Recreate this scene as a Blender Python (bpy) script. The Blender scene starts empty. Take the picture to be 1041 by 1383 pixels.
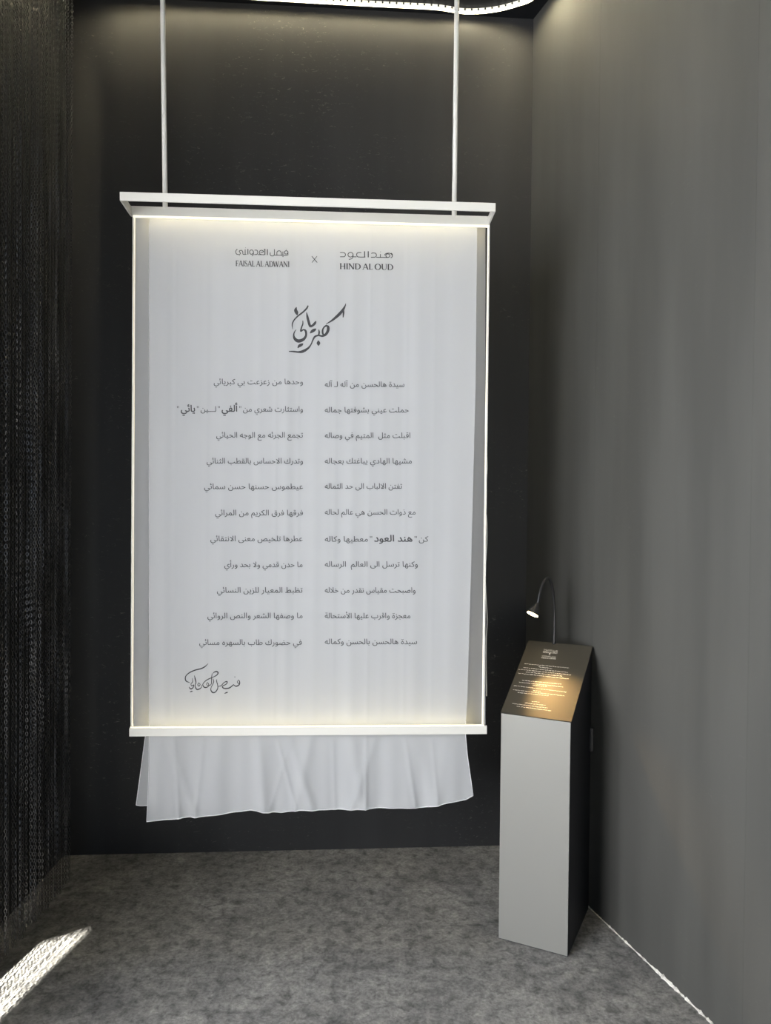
import bpy, bmesh, math, random, unicodedata
from mathutils import Vector, Matrix
from mathutils.geometry import tessellate_polygon
random.seed(7)
R = math.radians

# ------------------------------------------------------------------ camera
W, HH, F, EYE = 1041, 1383, 1035.0, 1.6
PITCH, ROLL = R(-0.91), R(0.54)
fw = Vector((0, math.cos(PITCH), math.sin(PITCH)))
r0 = Vector((1, 0, 0)); u0 = r0.cross(fw)
rt = math.cos(ROLL) * r0 + math.sin(ROLL) * u0
up = -math.sin(ROLL) * r0 + math.cos(ROLL) * u0
C0 = Vector((0, 0, EYE))
cd = bpy.data.cameras.new('camera'); cam = bpy.data.objects.new('camera', cd)
bpy.context.scene.collection.objects.link(cam)
m = Matrix((rt, up, -fw)).transposed().to_4x4(); m.translation = C0
cam.matrix_world = m
cd.sensor_fit = 'VERTICAL'; cd.sensor_height = 24; cd.lens = 24 * F / HH
cd.clip_start = 0.02
bpy.context.scene.camera = cam

# ------------------------------------------------------------------ world, exposure, lights
sc = bpy.context.scene
sc.view_settings.view_transform = 'Standard'; sc.view_settings.look = 'None'
sc.view_settings.exposure = 0.0; sc.view_settings.gamma = 1
sc.view_settings.use_curve_mapping = False
wd = bpy.data.worlds.new('world'); sc.world = wd; wd.use_nodes = True
wd.node_tree.nodes['Background'].inputs[0].default_value = (0.62, 0.78, 1.0, 1)
wd.node_tree.nodes['Background'].inputs[1].default_value = 1.0

def link(o): sc.collection.objects.link(o); return o
def area(name, loc, target, sx, sy, power, col):
    l = bpy.data.lights.new(name, 'AREA'); l.shape = 'RECTANGLE'; l.size = sx; l.size_y = sy
    l.energy = power; l.color = col
    o = link(bpy.data.objects.new(name, l)); o.location = loc
    o.rotation_euler = (Vector(target) - Vector(loc)).to_track_quat('-Z', 'Y').to_euler()
    return o
area('daylight_front_opening', (0.0, -1.92, 1.5), (0.0, 3, 1.5), 2.2, 2.6, 5, (0.70, 0.83, 1.0))
area('daylight_left_opening', (-2.22, -0.60, 1.75), (0.4, 2.7, 1.3), 0.95, 1.9, 135, (0.97, 0.97, 0.97))
area('daylight_side_opening', (-2.26, 0.85, 1.65), (0.9, 2.5, 1.4), 0.8, 2.0, 95, (0.97, 0.98, 0.99))
SUN_EL = R(35)
sun = bpy.data.lights.new('sun', 'SUN'); sun.energy = 75; sun.angle = R(0.35); sun.color = (1, 0.95, 0.82)
so = link(bpy.data.objects.new('sun', sun))
sd = Vector((0.174, 1, -math.tan(SUN_EL) * 1.015)).normalized()
so.rotation_euler = sd.to_track_quat('-Z', 'Y').to_euler(); so.location = (-2, -6, 6)

# ------------------------------------------------------------------ helpers
def ray(x, y): return fw + rt * (x - W / 2) / F - up * (y - HH / 2) / F
def on_z(x, y, z=0.0):
    v = ray(x, y); return C0 + v * ((z - EYE) / v.z)
def on_plane(x, y, p, n):
    v = ray(x, y); return C0 + v * ((Vector(p) - C0).dot(n) / v.dot(n))
def tag(o, label=None, cat=None, group=None, kind=None):
    if label: o['label'] = label
    if cat: o['category'] = cat
    if group: o['group'] = group
    if kind: o['kind'] = kind
    return o
def empty(name, loc=(0, 0, 0), rz=0):
    o = link(bpy.data.objects.new(name, None)); o.location = loc; o.rotation_euler = (0, 0, rz)
    o.empty_display_size = 0.1; return o
def mesh(name, v, f, mat, parent=None, smooth=False):
    me = bpy.data.meshes.new(name); me.from_pydata([tuple(p) for p in v], [], f); me.update()
    if mat: me.materials.append(mat)
    if smooth:
        for p in me.polygons: p.use_smooth = True
    o = link(bpy.data.objects.new(name, me))
    if parent: o.parent = parent
    return o
def bmobj(name, bm, mat, parent=None, smooth=False):
    me = bpy.data.meshes.new(name); bmesh.ops.recalc_face_normals(bm, faces=bm.faces[:]); bm.to_mesh(me); bm.free()
    me.materials.append(mat)
    if smooth:
        for p in me.polygons: p.use_smooth = True
    o = link(bpy.data.objects.new(name, me))
    if parent: o.parent = parent
    return o
def add_box(bm, lo, hi, bevel=0.0, rot=None):
    lo, hi = Vector(lo), Vector(hi); c = (lo + hi) / 2; s = hi - lo
    r = bmesh.ops.create_cube(bm, size=1)
    vs = r['verts']
    for v in vs: v.co = Vector((v.co.x * s.x, v.co.y * s.y, v.co.z * s.z)) + c
    if bevel:
        es = list({e for v in vs for e in v.link_edges})
        bmesh.ops.bevel(bm, geom=es, offset=bevel, segments=2, affect='EDGES', profile=0.7)
def box(name, lo, hi, mat, parent=None, bevel=0.0):
    bm = bmesh.new(); add_box(bm, lo, hi, bevel); return bmobj(name, bm, mat, parent)
def tube(name, pts, rad, mat, parent=None, seg=10, closed_caps=True, rads=None):
    pts = [Vector(p) for p in pts]; v = []; f = []; n = len(pts); prev = None
    for i, p in enumerate(pts):
        t = (pts[min(i + 1, n - 1)] - pts[max(i - 1, 0)]).normalized()
        if prev is None:
            a = t.cross(Vector((0, 0, 1)))
            if a.length < 1e-3: a = t.cross(Vector((1, 0, 0)))
            a.normalize()
        else:
            a = (prev - t * prev.dot(t)).normalized()
        prev = a; b = t.cross(a); rr = rads[i] if rads else rad
        for k in range(seg):
            g = 2 * math.pi * k / seg; v.append(p + (a * math.cos(g) + b * math.sin(g)) * rr)
    for i in range(n - 1):
        for k in range(seg):
            k2 = (k + 1) % seg
            f.append((i * seg + k, i * seg + k2, (i + 1) * seg + k2, (i + 1) * seg + k))
    f.append(tuple(range(seg))[::-1]); f.append(tuple((n - 1) * seg + k for k in range(seg)))
    return mesh(name, v, f, mat, parent, smooth=True)
def catmull(pts, sub=6):
    """pts: tuples of any dimension -> smooth list"""
    out = []; n = len(pts)
    if n < 3:
        a, b = pts[0], pts[-1]
        return [tuple(a[k] + (b[k] - a[k]) * i / sub for k in range(len(a))) for i in range(sub + 1)]
    for i in range(n - 1):
        p0 = pts[max(i - 1, 0)]; p1 = pts[i]; p2 = pts[i + 1]; p3 = pts[min(i + 2, n - 1)]
        for j in range(sub):
            t = j / sub
            out.append(tuple(0.5 * (2 * p1[k] + (p2[k] - p0[k]) * t + (2 * p0[k] - 5 * p1[k] + 4 * p2[k] - p3[k]) * t * t
                             + (3 * p1[k] - p0[k] - 3 * p2[k] + p3[k]) * t ** 3) for k in range(len(p1))))
    out.append(tuple(pts[-1])); return out

# ------------------------------------------------------------------ materials
def mat(name, col=(0.5, 0.5, 0.5), rough=0.5, metal=0.0, spec=0.5, emit=None, es=0.0):
    m_ = bpy.data.materials.new(name); m_.use_nodes = True
    b = m_.node_tree.nodes['Principled BSDF']
    b.inputs['Base Color'].default_value = (*col, 1); b.inputs['Roughness'].default_value = rough
    b.inputs['Metallic'].default_value = metal; b.inputs['Specular IOR Level'].default_value = spec
    if emit:
        b.inputs['Emission Color'].default_value = (*emit, 1); b.inputs['Emission Strength'].default_value = es
    return m_
def nd(m_, t, **kw):
    n = m_.node_tree.nodes.new(t)
    for k, v in kw.items(): setattr(n, k, v)
    return n
def lk(m_, a, b): m_.node_tree.links.new(a, b)
def mapping(m_, scale=(1, 1, 1), rot=(0, 0, 0)):
    tc = nd(m_, 'ShaderNodeTexCoord'); mp = nd(m_, 'ShaderNodeMapping')
    mp.inputs['Scale'].default_value = scale; mp.inputs['Rotation'].default_value = rot
    lk(m_, tc.outputs['Object'], mp.inputs['Vector']); return mp.outputs['Vector']
def noise(m_, vec, scale, detail=4, rough=0.6, dist=0.0):
    n = nd(m_, 'ShaderNodeTexNoise'); n.inputs['Scale'].default_value = scale
    n.inputs['Detail'].default_value = detail; n.inputs['Roughness'].default_value = rough
    n.inputs['Distortion'].default_value = dist
    lk(m_, vec, n.inputs['Vector']); return n.outputs['Fac']
def ramp(m_, fac, stops):
    r_ = nd(m_, 'ShaderNodeValToRGB'); cr = r_.color_ramp
    while len(cr.elements) < len(stops): cr.elements.new(0.5)
    for e, (p, c) in zip(cr.elements, stops):
        e.position = p; e.color = (*c, 1) if len(c) == 3 else c
    lk(m_, fac, r_.inputs['Fac']); return r_.outputs['Color']
def mixc(m_, a, b, fac, mode='MIX'):
    x = nd(m_, 'ShaderNodeMix', data_type='RGBA', blend_type=mode)
    for s, v in ((x.inputs[0], fac), (x.inputs[6], a), (x.inputs[7], b)):
        if isinstance(v, (int, float)): s.default_value = v
        elif isinstance(v, tuple): s.default_value = (*v, 1)
        else: lk(m_, v, s)
    return x.outputs[2]
def bump(m_, h, strength, dist=0.002):
    b = nd(m_, 'ShaderNodeBump'); b.inputs['Strength'].default_value = strength; b.inputs['Distance'].default_value = dist
    lk(m_, h, b.inputs['Height']); lk(m_, b.outputs['Normal'], m_.node_tree.nodes['Principled BSDF'].inputs['Normal'])

def wall_paint(name, base, scuffs):
    m_ = mat(name, base, 0.55, spec=0.45)
    b = m_.node_tree.nodes['Principled BSDF']
    v1 = mapping(m_, (1, 1, 0.12)); n1 = noise(m_, v1, 6, 3, 0.5)
    lo = tuple(c * 0.88 for c in base); hi = tuple(c * 1.12 for c in base)
    col = ramp(m_, n1, [(0.35, lo), (0.65, hi)])
    v2 = mapping(m_, (5.0, 5.0, 12.0), (0, R(38), 0)); n2 = noise(m_, v2, 7, 8, 0.72, 1.2)
    sf = ramp(m_, n2, [(0.60, (0, 0, 0)), (0.68, (1, 1, 1))])
    v3 = mapping(m_, (1, 1, 1)); n3 = noise(m_, v3, 1.6, 2)
    zone = ramp(m_, n3, [(0.42, (0, 0, 0)), (0.6, (1, 1, 1))])
    f_ = nd(m_, 'ShaderNodeMath', operation='MULTIPLY'); lk(m_, sf, f_.inputs[0]); lk(m_, zone, f_.inputs[1])
    g_ = nd(m_, 'ShaderNodeMath', operation='MULTIPLY'); lk(m_, f_.outputs[0], g_.inputs[0]); g_.inputs[1].default_value = scuffs
    lk(m_, mixc(m_, col, (0.25, 0.24, 0.21), g_.outputs[0]), b.inputs['Base Color'])
    fine = noise(m_, mapping(m_), 260, 3, 0.6); bump(m_, fine, 0.12, 0.001)
    return m_
M_BACK = wall_paint('black_wall_paint_shaded', (0.028, 0.0285, 0.0305), 0.6)  # same paint as the right wall, shade put into a darker tone
M_RIGHT = wall_paint('black_wall_paint_lit', (0.079, 0.0785, 0.0735), 0.10)  # same paint as the back wall, stronger light put into a paler tone
M_CEIL = wall_paint('black_ceiling_paint', (0.005, 0.006, 0.009), 0.0)
M_DARK = wall_paint('dark_wall_paint', (0.03, 0.03, 0.032), 0.0)

M_FLOOR = mat('dark_mottled_vinyl', (0.1, 0.1, 0.1), 0.6, spec=0.25)
b_ = M_FLOOR.node_tree.nodes['Principled BSDF']
va = mapping(M_FLOOR); na = noise(M_FLOOR, va, 3.8, 9, 0.62, 0.6); nb = noise(M_FLOOR, va, 24, 8, 0.68, 0.4); nc = noise(M_FLOOR, va, 85, 6, 0.7)
ca = ramp(M_FLOOR, na, [(0.3, (0.17, 0.17, 0.172)), (0.72, (0.36, 0.356, 0.350))])
cb = ramp(M_FLOOR, nb, [(0.34, (0.42, 0.42, 0.42)), (0.5, (0.95, 0.95, 0.95)), (0.7, (1.45, 1.42, 1.38))])
cc = ramp(M_FLOOR, nc, [(0.32, (0.55, 0.55, 0.55)), (0.68, (1.4, 1.4, 1.4))])
c1 = mixc(M_FLOOR, ca, cb, 0.9, 'MULTIPLY'); c2 = mixc(M_FLOOR, c1, cc, 0.8, 'MULTIPLY')
lk(M_FLOOR, c2, b_.inputs['Base Color']); bump(M_FLOOR, nb, 0.15, 0.002)

M_WHITE = mat('white_powder_coat', (0.70, 0.69, 0.65), 0.42)
M_LED = mat('warm_white_led', (0.9, 0.88, 0.8), 0.5, emit=(1.0, 0.88, 0.58), es=98)
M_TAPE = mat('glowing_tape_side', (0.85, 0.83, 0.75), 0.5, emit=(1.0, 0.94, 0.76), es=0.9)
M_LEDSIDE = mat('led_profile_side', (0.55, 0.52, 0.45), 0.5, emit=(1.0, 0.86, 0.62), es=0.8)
M_CHIP = mat('led_driver_chip', (0.02, 0.02, 0.02), 0.6)
M_EDGE = mat('banner_led', (0.9, 0.88, 0.8), 0.5, emit=(1.0, 0.84, 0.46), es=8.5)
M_INK = mat('dark_grey_ink', (0.065, 0.065, 0.07), 0.8, spec=0.1)
M_INK2 = mat('fine_print_ink', (0.085, 0.085, 0.09), 0.8, spec=0.1)
M_BLACK = mat('black_tube_metal', (0.045, 0.045, 0.048), 0.32, metal=0.5)
M_CABLE = mat('white_cable', (0.75, 0.74, 0.7), 0.5)
M_GREYCABLE = mat('grey_cable', (0.3, 0.3, 0.3), 0.5)
M_BODY = mat('grey_satin_metal', (0.30, 0.297, 0.28), 0.38, metal=0.25)
nz = noise(M_BODY, mapping(M_BODY, (1, 1, 1)), 500, 2); bump(M_BODY, nz, 0.05, 0.0005)
M_PLATE = mat('brushed_dark_metal', (0.062, 0.058, 0.049), 0.6, metal=0.3)
npz = noise(M_PLATE, mapping(M_PLATE, (1, 60, 1)), 14, 3); bump(M_PLATE, npz, 0.08, 0.0005)
M_PRINT = mat('white_print', (0.85, 0.84, 0.8), 0.6)
M_CHAIN = mat('black_chain_metal', (0.12, 0.12, 0.125), 0.36, metal=0.6)
M_CRACK = mat('ragged_white_strip', (0.8, 0.78, 0.72), 0.7)
nk = noise(M_CRACK, mapping(M_CRACK), 40, 6, 0.7)
lk(M_CRACK, ramp(M_CRACK, nk, [(0.30, (0.25, 0.23, 0.20)), (0.55, (0.85, 0.83, 0.78))]), M_CRACK.node_tree.nodes['Principled BSDF'].inputs['Base Color'])
M_LAMP = mat('lamp_lens', (1, 0.9, 0.7), 0.4, emit=(1.0, 0.70, 0.30), es=30)

def cloth_mat(name, col, transp, trans):
    m_ = bpy.data.materials.new(name); m_.use_nodes = True; nt = m_.node_tree; nt.nodes.clear()
    o = nd(m_, 'ShaderNodeOutputMaterial'); d = nd(m_, 'ShaderNodeBsdfDiffuse'); t = nd(m_, 'ShaderNodeBsdfTranslucent')
    tr = nd(m_, 'ShaderNodeBsdfTransparent'); a = nd(m_, 'ShaderNodeMixShader'); b = nd(m_, 'ShaderNodeMixShader')
    v = mapping(m_, (900, 900, 900)); w = nd(m_, 'ShaderNodeTexNoise'); w.inputs['Scale'].default_value = 1.0
    lk(m_, v, w.inputs['Vector'])
    bp = nd(m_, 'ShaderNodeBump'); bp.inputs['Strength'].default_value = 0.08; bp.inputs['Distance'].default_value = 0.001
    lk(m_, w.outputs['Fac'], bp.inputs['Height'])
    d.inputs['Color'].default_value = (*col, 1); t.inputs['Color'].default_value = (*col, 1)
    lk(m_, bp.outputs['Normal'], d.inputs['Normal'])
    a.inputs[0].default_value = trans; b.inputs[0].default_value = transp
    lk(m_, d.outputs[0], a.inputs[1]); lk(m_, t.outputs[0], a.inputs[2])
    lk(m_, a.outputs[0], b.inputs[1]); lk(m_, tr.outputs[0], b.inputs[2]); lk(m_, b.outputs[0], o.inputs['Surface'])
    return m_
M_CLOTH = cloth_mat('sheer_white_cloth', (0.66, 0.675, 0.70), 0.22, 0.26)
M_CLOTHB = cloth_mat('sheer_white_back_cloth', (0.64, 0.65, 0.67), 0.2, 0.28)
M_HEM = cloth_mat('stitched_white_hem', (0.93, 0.93, 0.95), 0.0, 0.35)

# ------------------------------------------------------------------ room shell
CEIL = 3.805
BL = Vector((-2.45, 3.322, 0)); BR = Vector((0.655, 3.541, 0))      # back wall line, turned 4 degrees
RN = BR + Vector((0.30, -1, 0)) * 5.6                               # right wall flares towards the entrance
def slab(name, a, b, z0, z1, th, mt, side):
    """vertical wall from a to b; thickness grows on the given side"""
    d = (b - a).normalized(); n = Vector((-d.y, d.x, 0)) * side * th
    v = [a, b, b + n, a + n]
    vv = [Vector((p.x, p.y, z0)) for p in v] + [Vector((p.x, p.y, z1)) for p in v]
    f = [(0, 1, 5, 4), (1, 2, 6, 5), (2, 3, 7, 6), (3, 0, 4, 7), (4, 5, 6, 7), (3, 2, 1, 0)]
    return mesh(name, vv, f, mt)
tag(mesh('floor', [(-2.6, -2.2, 0), (2.6, -2.2, 0), (2.6, 3.9, 0), (-2.6, 3.9, 0), (-2.6, -2.2, -.1), (2.6, -2.2, -.1), (2.6, 3.9, -.1), (-2.6, 3.9, -.1)],
    [(0, 1, 2, 3), (7, 6, 5, 4), (0, 4, 5, 1), (1, 5, 6, 2), (2, 6, 7, 3), (3, 7, 4, 0)], M_FLOOR), kind='structure')
tag(box('ceiling', (-2.6, -2.2, CEIL), (2.6, 3.9, CEIL + .1), M_CEIL), kind='structure')
tag(slab('wall_back', BL, BR + (BR - BL).normalized() * .12, 0, CEIL, .1, M_BACK, 1), kind='structure')
tag(slab('wall_right', BR, RN, 0, CEIL, .1, M_RIGHT, 1), kind='structure')
# left outer wall: solid behind the far part of the curtain, opening towards the camera
bm = bmesh.new()
add_box(bm, (-1.52, 1.6, 0), (-1.42, 3.39, CEIL)); add_box(bm, (-2.45, 1.6, 0), (-1.52, 1.7, CEIL)); add_box(bm, (-2.45, 1.35, 0), (-2.33, 1.6, CEIL))
add_box(bm, (-2.45, -2.1, 2.9), (-2.33, 1.35, CEIL)); add_box(bm, (-2.45, -2.1, 0), (-2.33, -1.8, 2.9))
tag(bmobj('wall_left', bm, M_BACK), kind='structure')
# wall behind the camera with a wide entrance and a narrow slot shaped to throw the floor's sun patch
bm = bmesh.new(); Y0, Y1 = -2.1, -2.0
SX0, SX1 = -2.075, -1.92
add_box(bm, (-2.45, Y0, 0), (SX0, Y1, CEIL)); add_box(bm, (SX0, Y0, 0), (SX1, Y1, 1.4)); hv = [bm.verts.new(p) for yy in (Y0, Y1) for p in ((SX0, yy, 3.41), (SX1, yy, 3.50), (SX1, yy, CEIL), (SX0, yy, CEIL))]
for q in ((0, 1, 2, 3), (7, 6, 5, 4), (0, 4, 5, 1), (1, 5, 6, 2), (2, 6, 7, 3), (3, 7, 4, 0)): bm.faces.new([hv[i] for i in q])
add_box(bm, (SX1, Y0, 0), (-1.1, Y1, CEIL)); add_box(bm, (-1.1, Y0, 2.9), (1.1, Y1, CEIL)); add_box(bm, (1.1, Y0, 0), (2.6, Y1, CEIL))
tag(bmobj('wall_front', bm, M_DARK), kind='structure')
# unseen roofs and screens added outside the openings to block the sun
tag(box('sun_block_roof_front', (-1.75, -4.6, 2.95), (1.75, -2.1, 3.05), M_DARK), kind='structure')
tag(box('sun_block_screen_front', (-1.75, -4.7, 0), (-1.65, -2.1, 2.95), M_DARK), kind='structure')
tag(box('sun_block_roof_side', (-4.2, -3.4, 2.95), (-2.45, 2.2, 3.05), M_DARK), kind='structure')
tag(box('sun_block_screen_side', (-4.2, -3.5, 0), (-2.45, -3.4, 3.0), M_DARK), kind='structure')

# taped sheet joints standing a hair proud of the right wall
wd_r = (RN - BR).normalized(); wn_r = Vector((wd_r.y, -wd_r.x, 0)); wn_r = wn_r if wn_r.x < 0 else -wn_r
for nme, xa_, xb_ in (('trim_4', 790, 802), ('trim_5', 976, 1014)):
    pa, pb = on_plane(xa_, 690, BR, wn_r), on_plane(xb_, 690, BR, wn_r); pa.z = pb.z = 0
    v = []
    for z in (.003, CEIL - .003): v += [p + Vector((0, 0, z)) for p in (pa - wn_r * .002, pa + wn_r * .0004, pb + wn_r * .0004, pb - wn_r * .002)]
    tag(mesh(nme, v, [(0, 1, 5, 4), (1, 2, 6, 5), (2, 3, 7, 6), (3, 2, 1, 0), (4, 5, 6, 7)], M_RIGHT), kind='structure')
# thin seams where the sheets of floor covering meet
M_SEAM = mat('floor_seam', (0.20, 0.20, 0.20), 0.6)
def seam(name, a, b, w_):
    a, b = on_z(*a), on_z(*b); d = (b - a).normalized(); n = Vector((-d.y, d.x, 0)) * w_
    return tag(mesh(name, [a - n, b - n, b + n, a + n, *[p + Vector((0, 0, .0012)) for p in (a - n, b - n, b + n, a + n)]],
         [(4, 5, 6, 7), (0, 1, 5, 4), (1, 2, 6, 5), (2, 3, 7, 6), (3, 0, 4, 7)], M_SEAM), kind='structure')
seam('trim_2', (100, 1214), (380, 1205), .0012); seam('trim_3', (380, 1205), (672, 1197), .0010)
# ragged white strip where the right wall meets the floor
v = []; f = []; n_ = 150
a = Vector((.78, 3.124, 0)); b = BR + Vector((0.30, -1, 0)) * 1.62
dw = (b - a).normalized(); nw = Vector((dw.y, -dw.x, 0))
nw = nw if nw.x < 0 else -nw
for i in range(n_ + 1):
    t = i / n_; p = a + (b - a) * t
    th = .0022 + .004 * max(0, math.sin(t * 23) * math.sin(t * 7.3 + .8)) + random.uniform(0, .002) + (.001 if .42 < t < .45 else 0) + .004 * random.random() ** 4
    th *= .6 + .7 * t
    v += [p - nw * .002 + Vector((0, 0, 0)), p + nw * th, p + nw * th * .8 + Vector((0, 0, th * .7)), p + Vector((0, 0, th * 1.4)) - nw * .002]
    if i:
        o_ = i * 4
        for k in range(3): f.append((o_ - 4 + k, o_ + k, o_ + k + 1, o_ - 3 + k))
tag(mesh('trim_1', v, f, M_CRACK), kind='structure')

# ------------------------------------------------------------------ ceiling LED strip
led = empty('ceiling_led_strip', (0.3, 3.5, CEIL))
tag(led, 'curved warm white light strip running along the ceiling edge above the black back wall', 'light strip')
bd = (BR - BL).normalized(); bn = Vector((bd.y, -bd.x, 0))           # towards the room
path = [Vector((-1.34, .6, 0)), Vector((-1.345, 1.8, 0)), Vector((-1.345, 2.7, 0)), Vector((-1.335, 3.0, 0)), Vector((-1.295, 3.17, 0)), Vector((-1.21, 3.275, 0)), Vector((-1.06, 3.335, 0))]
for X in (-.75, -.4, 0.0, .2): path.append(BL + bd * ((X - BL.x) / bd.x) + bn * (.058 if X > -.6 else .064))
path += [Vector((.34, 3.478, 0)), Vector((.46, 3.464, 0)), Vector((.555, 3.425, 0)), Vector((.622, 3.375, 0)), Vector((.66, 3.25, 0)), Vector((.69, 3.06, 0)), Vector((.79, 2.70, 0)), Vector((1.13, 1.56, 0)), Vector((1.53, .25, 0))]
sp = [Vector((p[0], p[1], 0)) for p in catmull([(p.x, p.y) for p in path], 10)]
def sweep(name, prof, mt, parent):
    """profile: (offset towards the wall, z) pairs"""
    v = []; f = []; k_ = len(prof)
    for i, p in enumerate(sp):
        t = (sp[min(i + 1, len(sp) - 1)] - sp[max(i - 1, 0)]).normalized(); n = Vector((-t.y, t.x, 0))
        for (o_, z) in prof: v.append(p + n * o_ + Vector((0, 0, z)) - parent.location)
    for i in range(len(sp) - 1):
        for k in range(k_):
            k2 = (k + 1) % k_
            f.append((i * k_ + k, i * k_ + k2, (i + 1) * k_ + k2, (i + 1) * k_ + k))
    f += [tuple(range(k_)), tuple(range((len(sp) - 1) * k_, len(sp) * k_))[::-1]]
    return mesh(name, v, f, mt, parent)
ZC = CEIL
sweep('light_diffuser', [(-.006, ZC), (-.006, ZC - .011), (.005, ZC - .011), (.005, ZC)], M_LED, led)
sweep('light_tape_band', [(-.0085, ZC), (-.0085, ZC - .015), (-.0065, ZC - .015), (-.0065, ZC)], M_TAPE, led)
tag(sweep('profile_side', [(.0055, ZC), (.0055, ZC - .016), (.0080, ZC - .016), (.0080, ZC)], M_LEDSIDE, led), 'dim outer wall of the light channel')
# driver chips spaced along the inner edge
acc = 0; chip0 = None; cnt = 0
for i in range(len(sp) - 1):
    d = (sp[i + 1] - sp[i]).length; t = (sp[i + 1] - sp[i]).normalized(); n = Vector((-t.y, t.x, 0))
    while acc < d:
        p = sp[i] + t * acc; acc += .031
        if p.y < 3.2 or p.x < -1.3: continue
        c = p - n * .0092 + Vector((0, 0, ZC - .0055)) - led.location
        if chip0 is None:
            chip0 = box('led_chip', (-.0035, -.002, -.0035), (.0035, .002, .0035), M_CHIP, led); o_ = chip0
        else:
            o_ = chip0.copy(); link(o_)
        o_.location = c; o_.rotation_euler = (0, 0, math.atan2(t.y, t.x)); cnt += 1
    acc -= d

# ------------------------------------------------------------------ chain curtain on the left
CX = -1.29
cur = empty('chain_curtain', (CX, 2.3, 0))
tag(cur, 'floor length curtain of thin black metal chains along the left side', 'curtain')
box('curtain_rail', (-.050, -1.0, CEIL - .035), (.012, .86, CEIL), M_BLACK, cur)
def strand_mesh(seed, ztop, zbot):
    rnd = random.Random(seed); v = []; f = []; z = ztop; i = 0; seg = 6; pitch = .0125
    tw = rnd.uniform(0, 3)
    while z - .016 > zbot:
        ang = tw + (math.pi / 2 if i % 2 else 0) + .25 * math.sin(i * .13 + seed); ca_, sa_ = math.cos(ang), math.sin(ang)
        base = len(v); cz = z - .008; hw = .0042; hl = .0078; wr = .0015
        for s in range(seg):
            g = 2 * math.pi * s / seg; lx, lz = math.cos(g), math.sin(g)
            for k in range(3):
                h = 2 * math.pi * k / 3 + .5
                rad = wr * math.cos(h); off = wr * math.sin(h)
                x = lx * (hw + rad); zz = lz * (hl + rad); y = off
                v.append((x * ca_ - y * sa_ + .0012 * math.sin(i * .02 + seed), x * sa_ + y * ca_, cz + zz))
        for s in range(seg):
            for k in range(3):
                a1, a2 = base + s * 3 + k, base + s * 3 + (k + 1) % 3
                b1, b2 = base + ((s + 1) % seg) * 3 + k, base + ((s + 1) % seg) * 3 + (k + 1) % 3
                f.append((a1, b1, b2, a2))
        z -= pitch; i += 1
    me = bpy.data.meshes.new('chain_strand'); me.from_pydata(v, [], f); me.update(); me.materials.append(M_CHAIN); return me
sm = [strand_mesh(s, CEIL - .03, .006 + .004 * s) for s in range(4)]
y = 1.36; k = 0
while y < 3.112:
    o_ = link(bpy.data.objects.new('chain_strand', sm[k % 4])); o_.parent = cur
    o_.location = (random.uniform(-.002, .002), y - 2.3 + random.uniform(-.002, .002), 0)
    o_.rotation_euler = (0, 0, random.uniform(0, 3.1))
    y += .026 if y > 2.35 else .045; k += 1
o_ = link(bpy.data.objects.new('chain_strand', sm[1])); o_.parent = cur; o_.location = (0, 3.136 - 2.3, 0)

# ------------------------------------------------------------------ hanging frame
BY = R(3.0); PC = Vector((-.27, 2.70, 0))                             # frame plane
px_ = Vector((math.cos(BY), math.sin(BY), 0)); pn = Vector((math.sin(BY), -math.cos(BY), 0))
def pl(x, y, off=0.0):
    """a point of the frame plane (off metres behind it) in frame coordinates"""
    q = on_plane(x, y, PC - pn * off, pn) - PC; return q.dot(px_), q.z
fr = empty('hanging_frame', PC, BY)
tag(fr, 'thin white metal frame hung from the ceiling on two rods, holding the white cloth', 'frame')
xl, _ = pl(179, 640); xr, _ = pl(656.4, 640)
zt0 = pl(179, 293.5)[1]; zt0b = pl(656, 306)[1]; zb = pl(420, 980)[1]; zbb = pl(420, 991)[1]
ztop = (zt0 + zt0b) / 2; th = .029; GAP = .16
fy = -GAP                                                            # front rail sits nearer the camera
fq = lambda x, y: (lambda q: (q.dot(px_), q.z))(on_plane(x, y, PC + pn * GAP, pn) - PC)
fxl = fq(162, 262)[0]; fxr = fq(669, 280)[0]
bar = lambda n, lo, hi: box(n, lo, hi, M_WHITE, fr, .0012)
zf0 = (fq(162, 269.5)[1] + fq(668, 287.5)[1]) / 2
bar('front_rail', (fxl, fy - .003, zf0), (fxr, fy + .003, zf0 + .028))
bar('back_rail', (xl - .012, -.006, ztop + .004), (xr, .010, ztop + .036))
bar('bottom_rail', (xl - .003, -.018, zbb), (xr + .010, -.006, zb))
for s_, xa, xb in ((-1, fxl, xl - .012), (1, fxr, xr)):
    w2 = .006
    z0 = (zf0 + ztop + .004) / 2; bm = bmesh.new()
    vs = []
    for (xx, yy, zz) in ((xa, fy + .003, zf0), (xb, -.006, ztop + .004)):
        for dz in (0, .028):
            for dx in (0, -s_ * w2): vs.append(bm.verts.new((xx + dx, yy, zz + dz)))
    for q in ((0, 1, 3, 2), (4, 6, 7, 5), (0, 4, 5, 1), (2, 3, 7, 6), (0, 2, 6, 4), (1, 5, 7, 3)): bm.faces.new([vs[i] for i in q])
    bmobj('side_arm', bm, M_WHITE, fr)
for xx in (xl, xr): bar('side_bar', (xx - .0022, -.006, zb - .004), (xx + .0022, .004, ztop + .01))
for (xt, xb) in ((219.5, 223), (617, 613.5)):
    x1 = pl(xb, 278)[0]; x0 = pl(xt, 0, 0)[0]; z0 = pl(xt, 0)[1]
    sl = (x0 - x1) / (z0 - (ztop + .03)); xe = x1 + sl * (CEIL - ztop - .03)
    tube('hanging_rod', [(x1, .002, ztop + .03), ((x1 + xe) / 2, .002, (CEIL + ztop) / 2), (xe, .002, CEIL)], .0088, M_WHITE, fr, 12)
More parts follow.
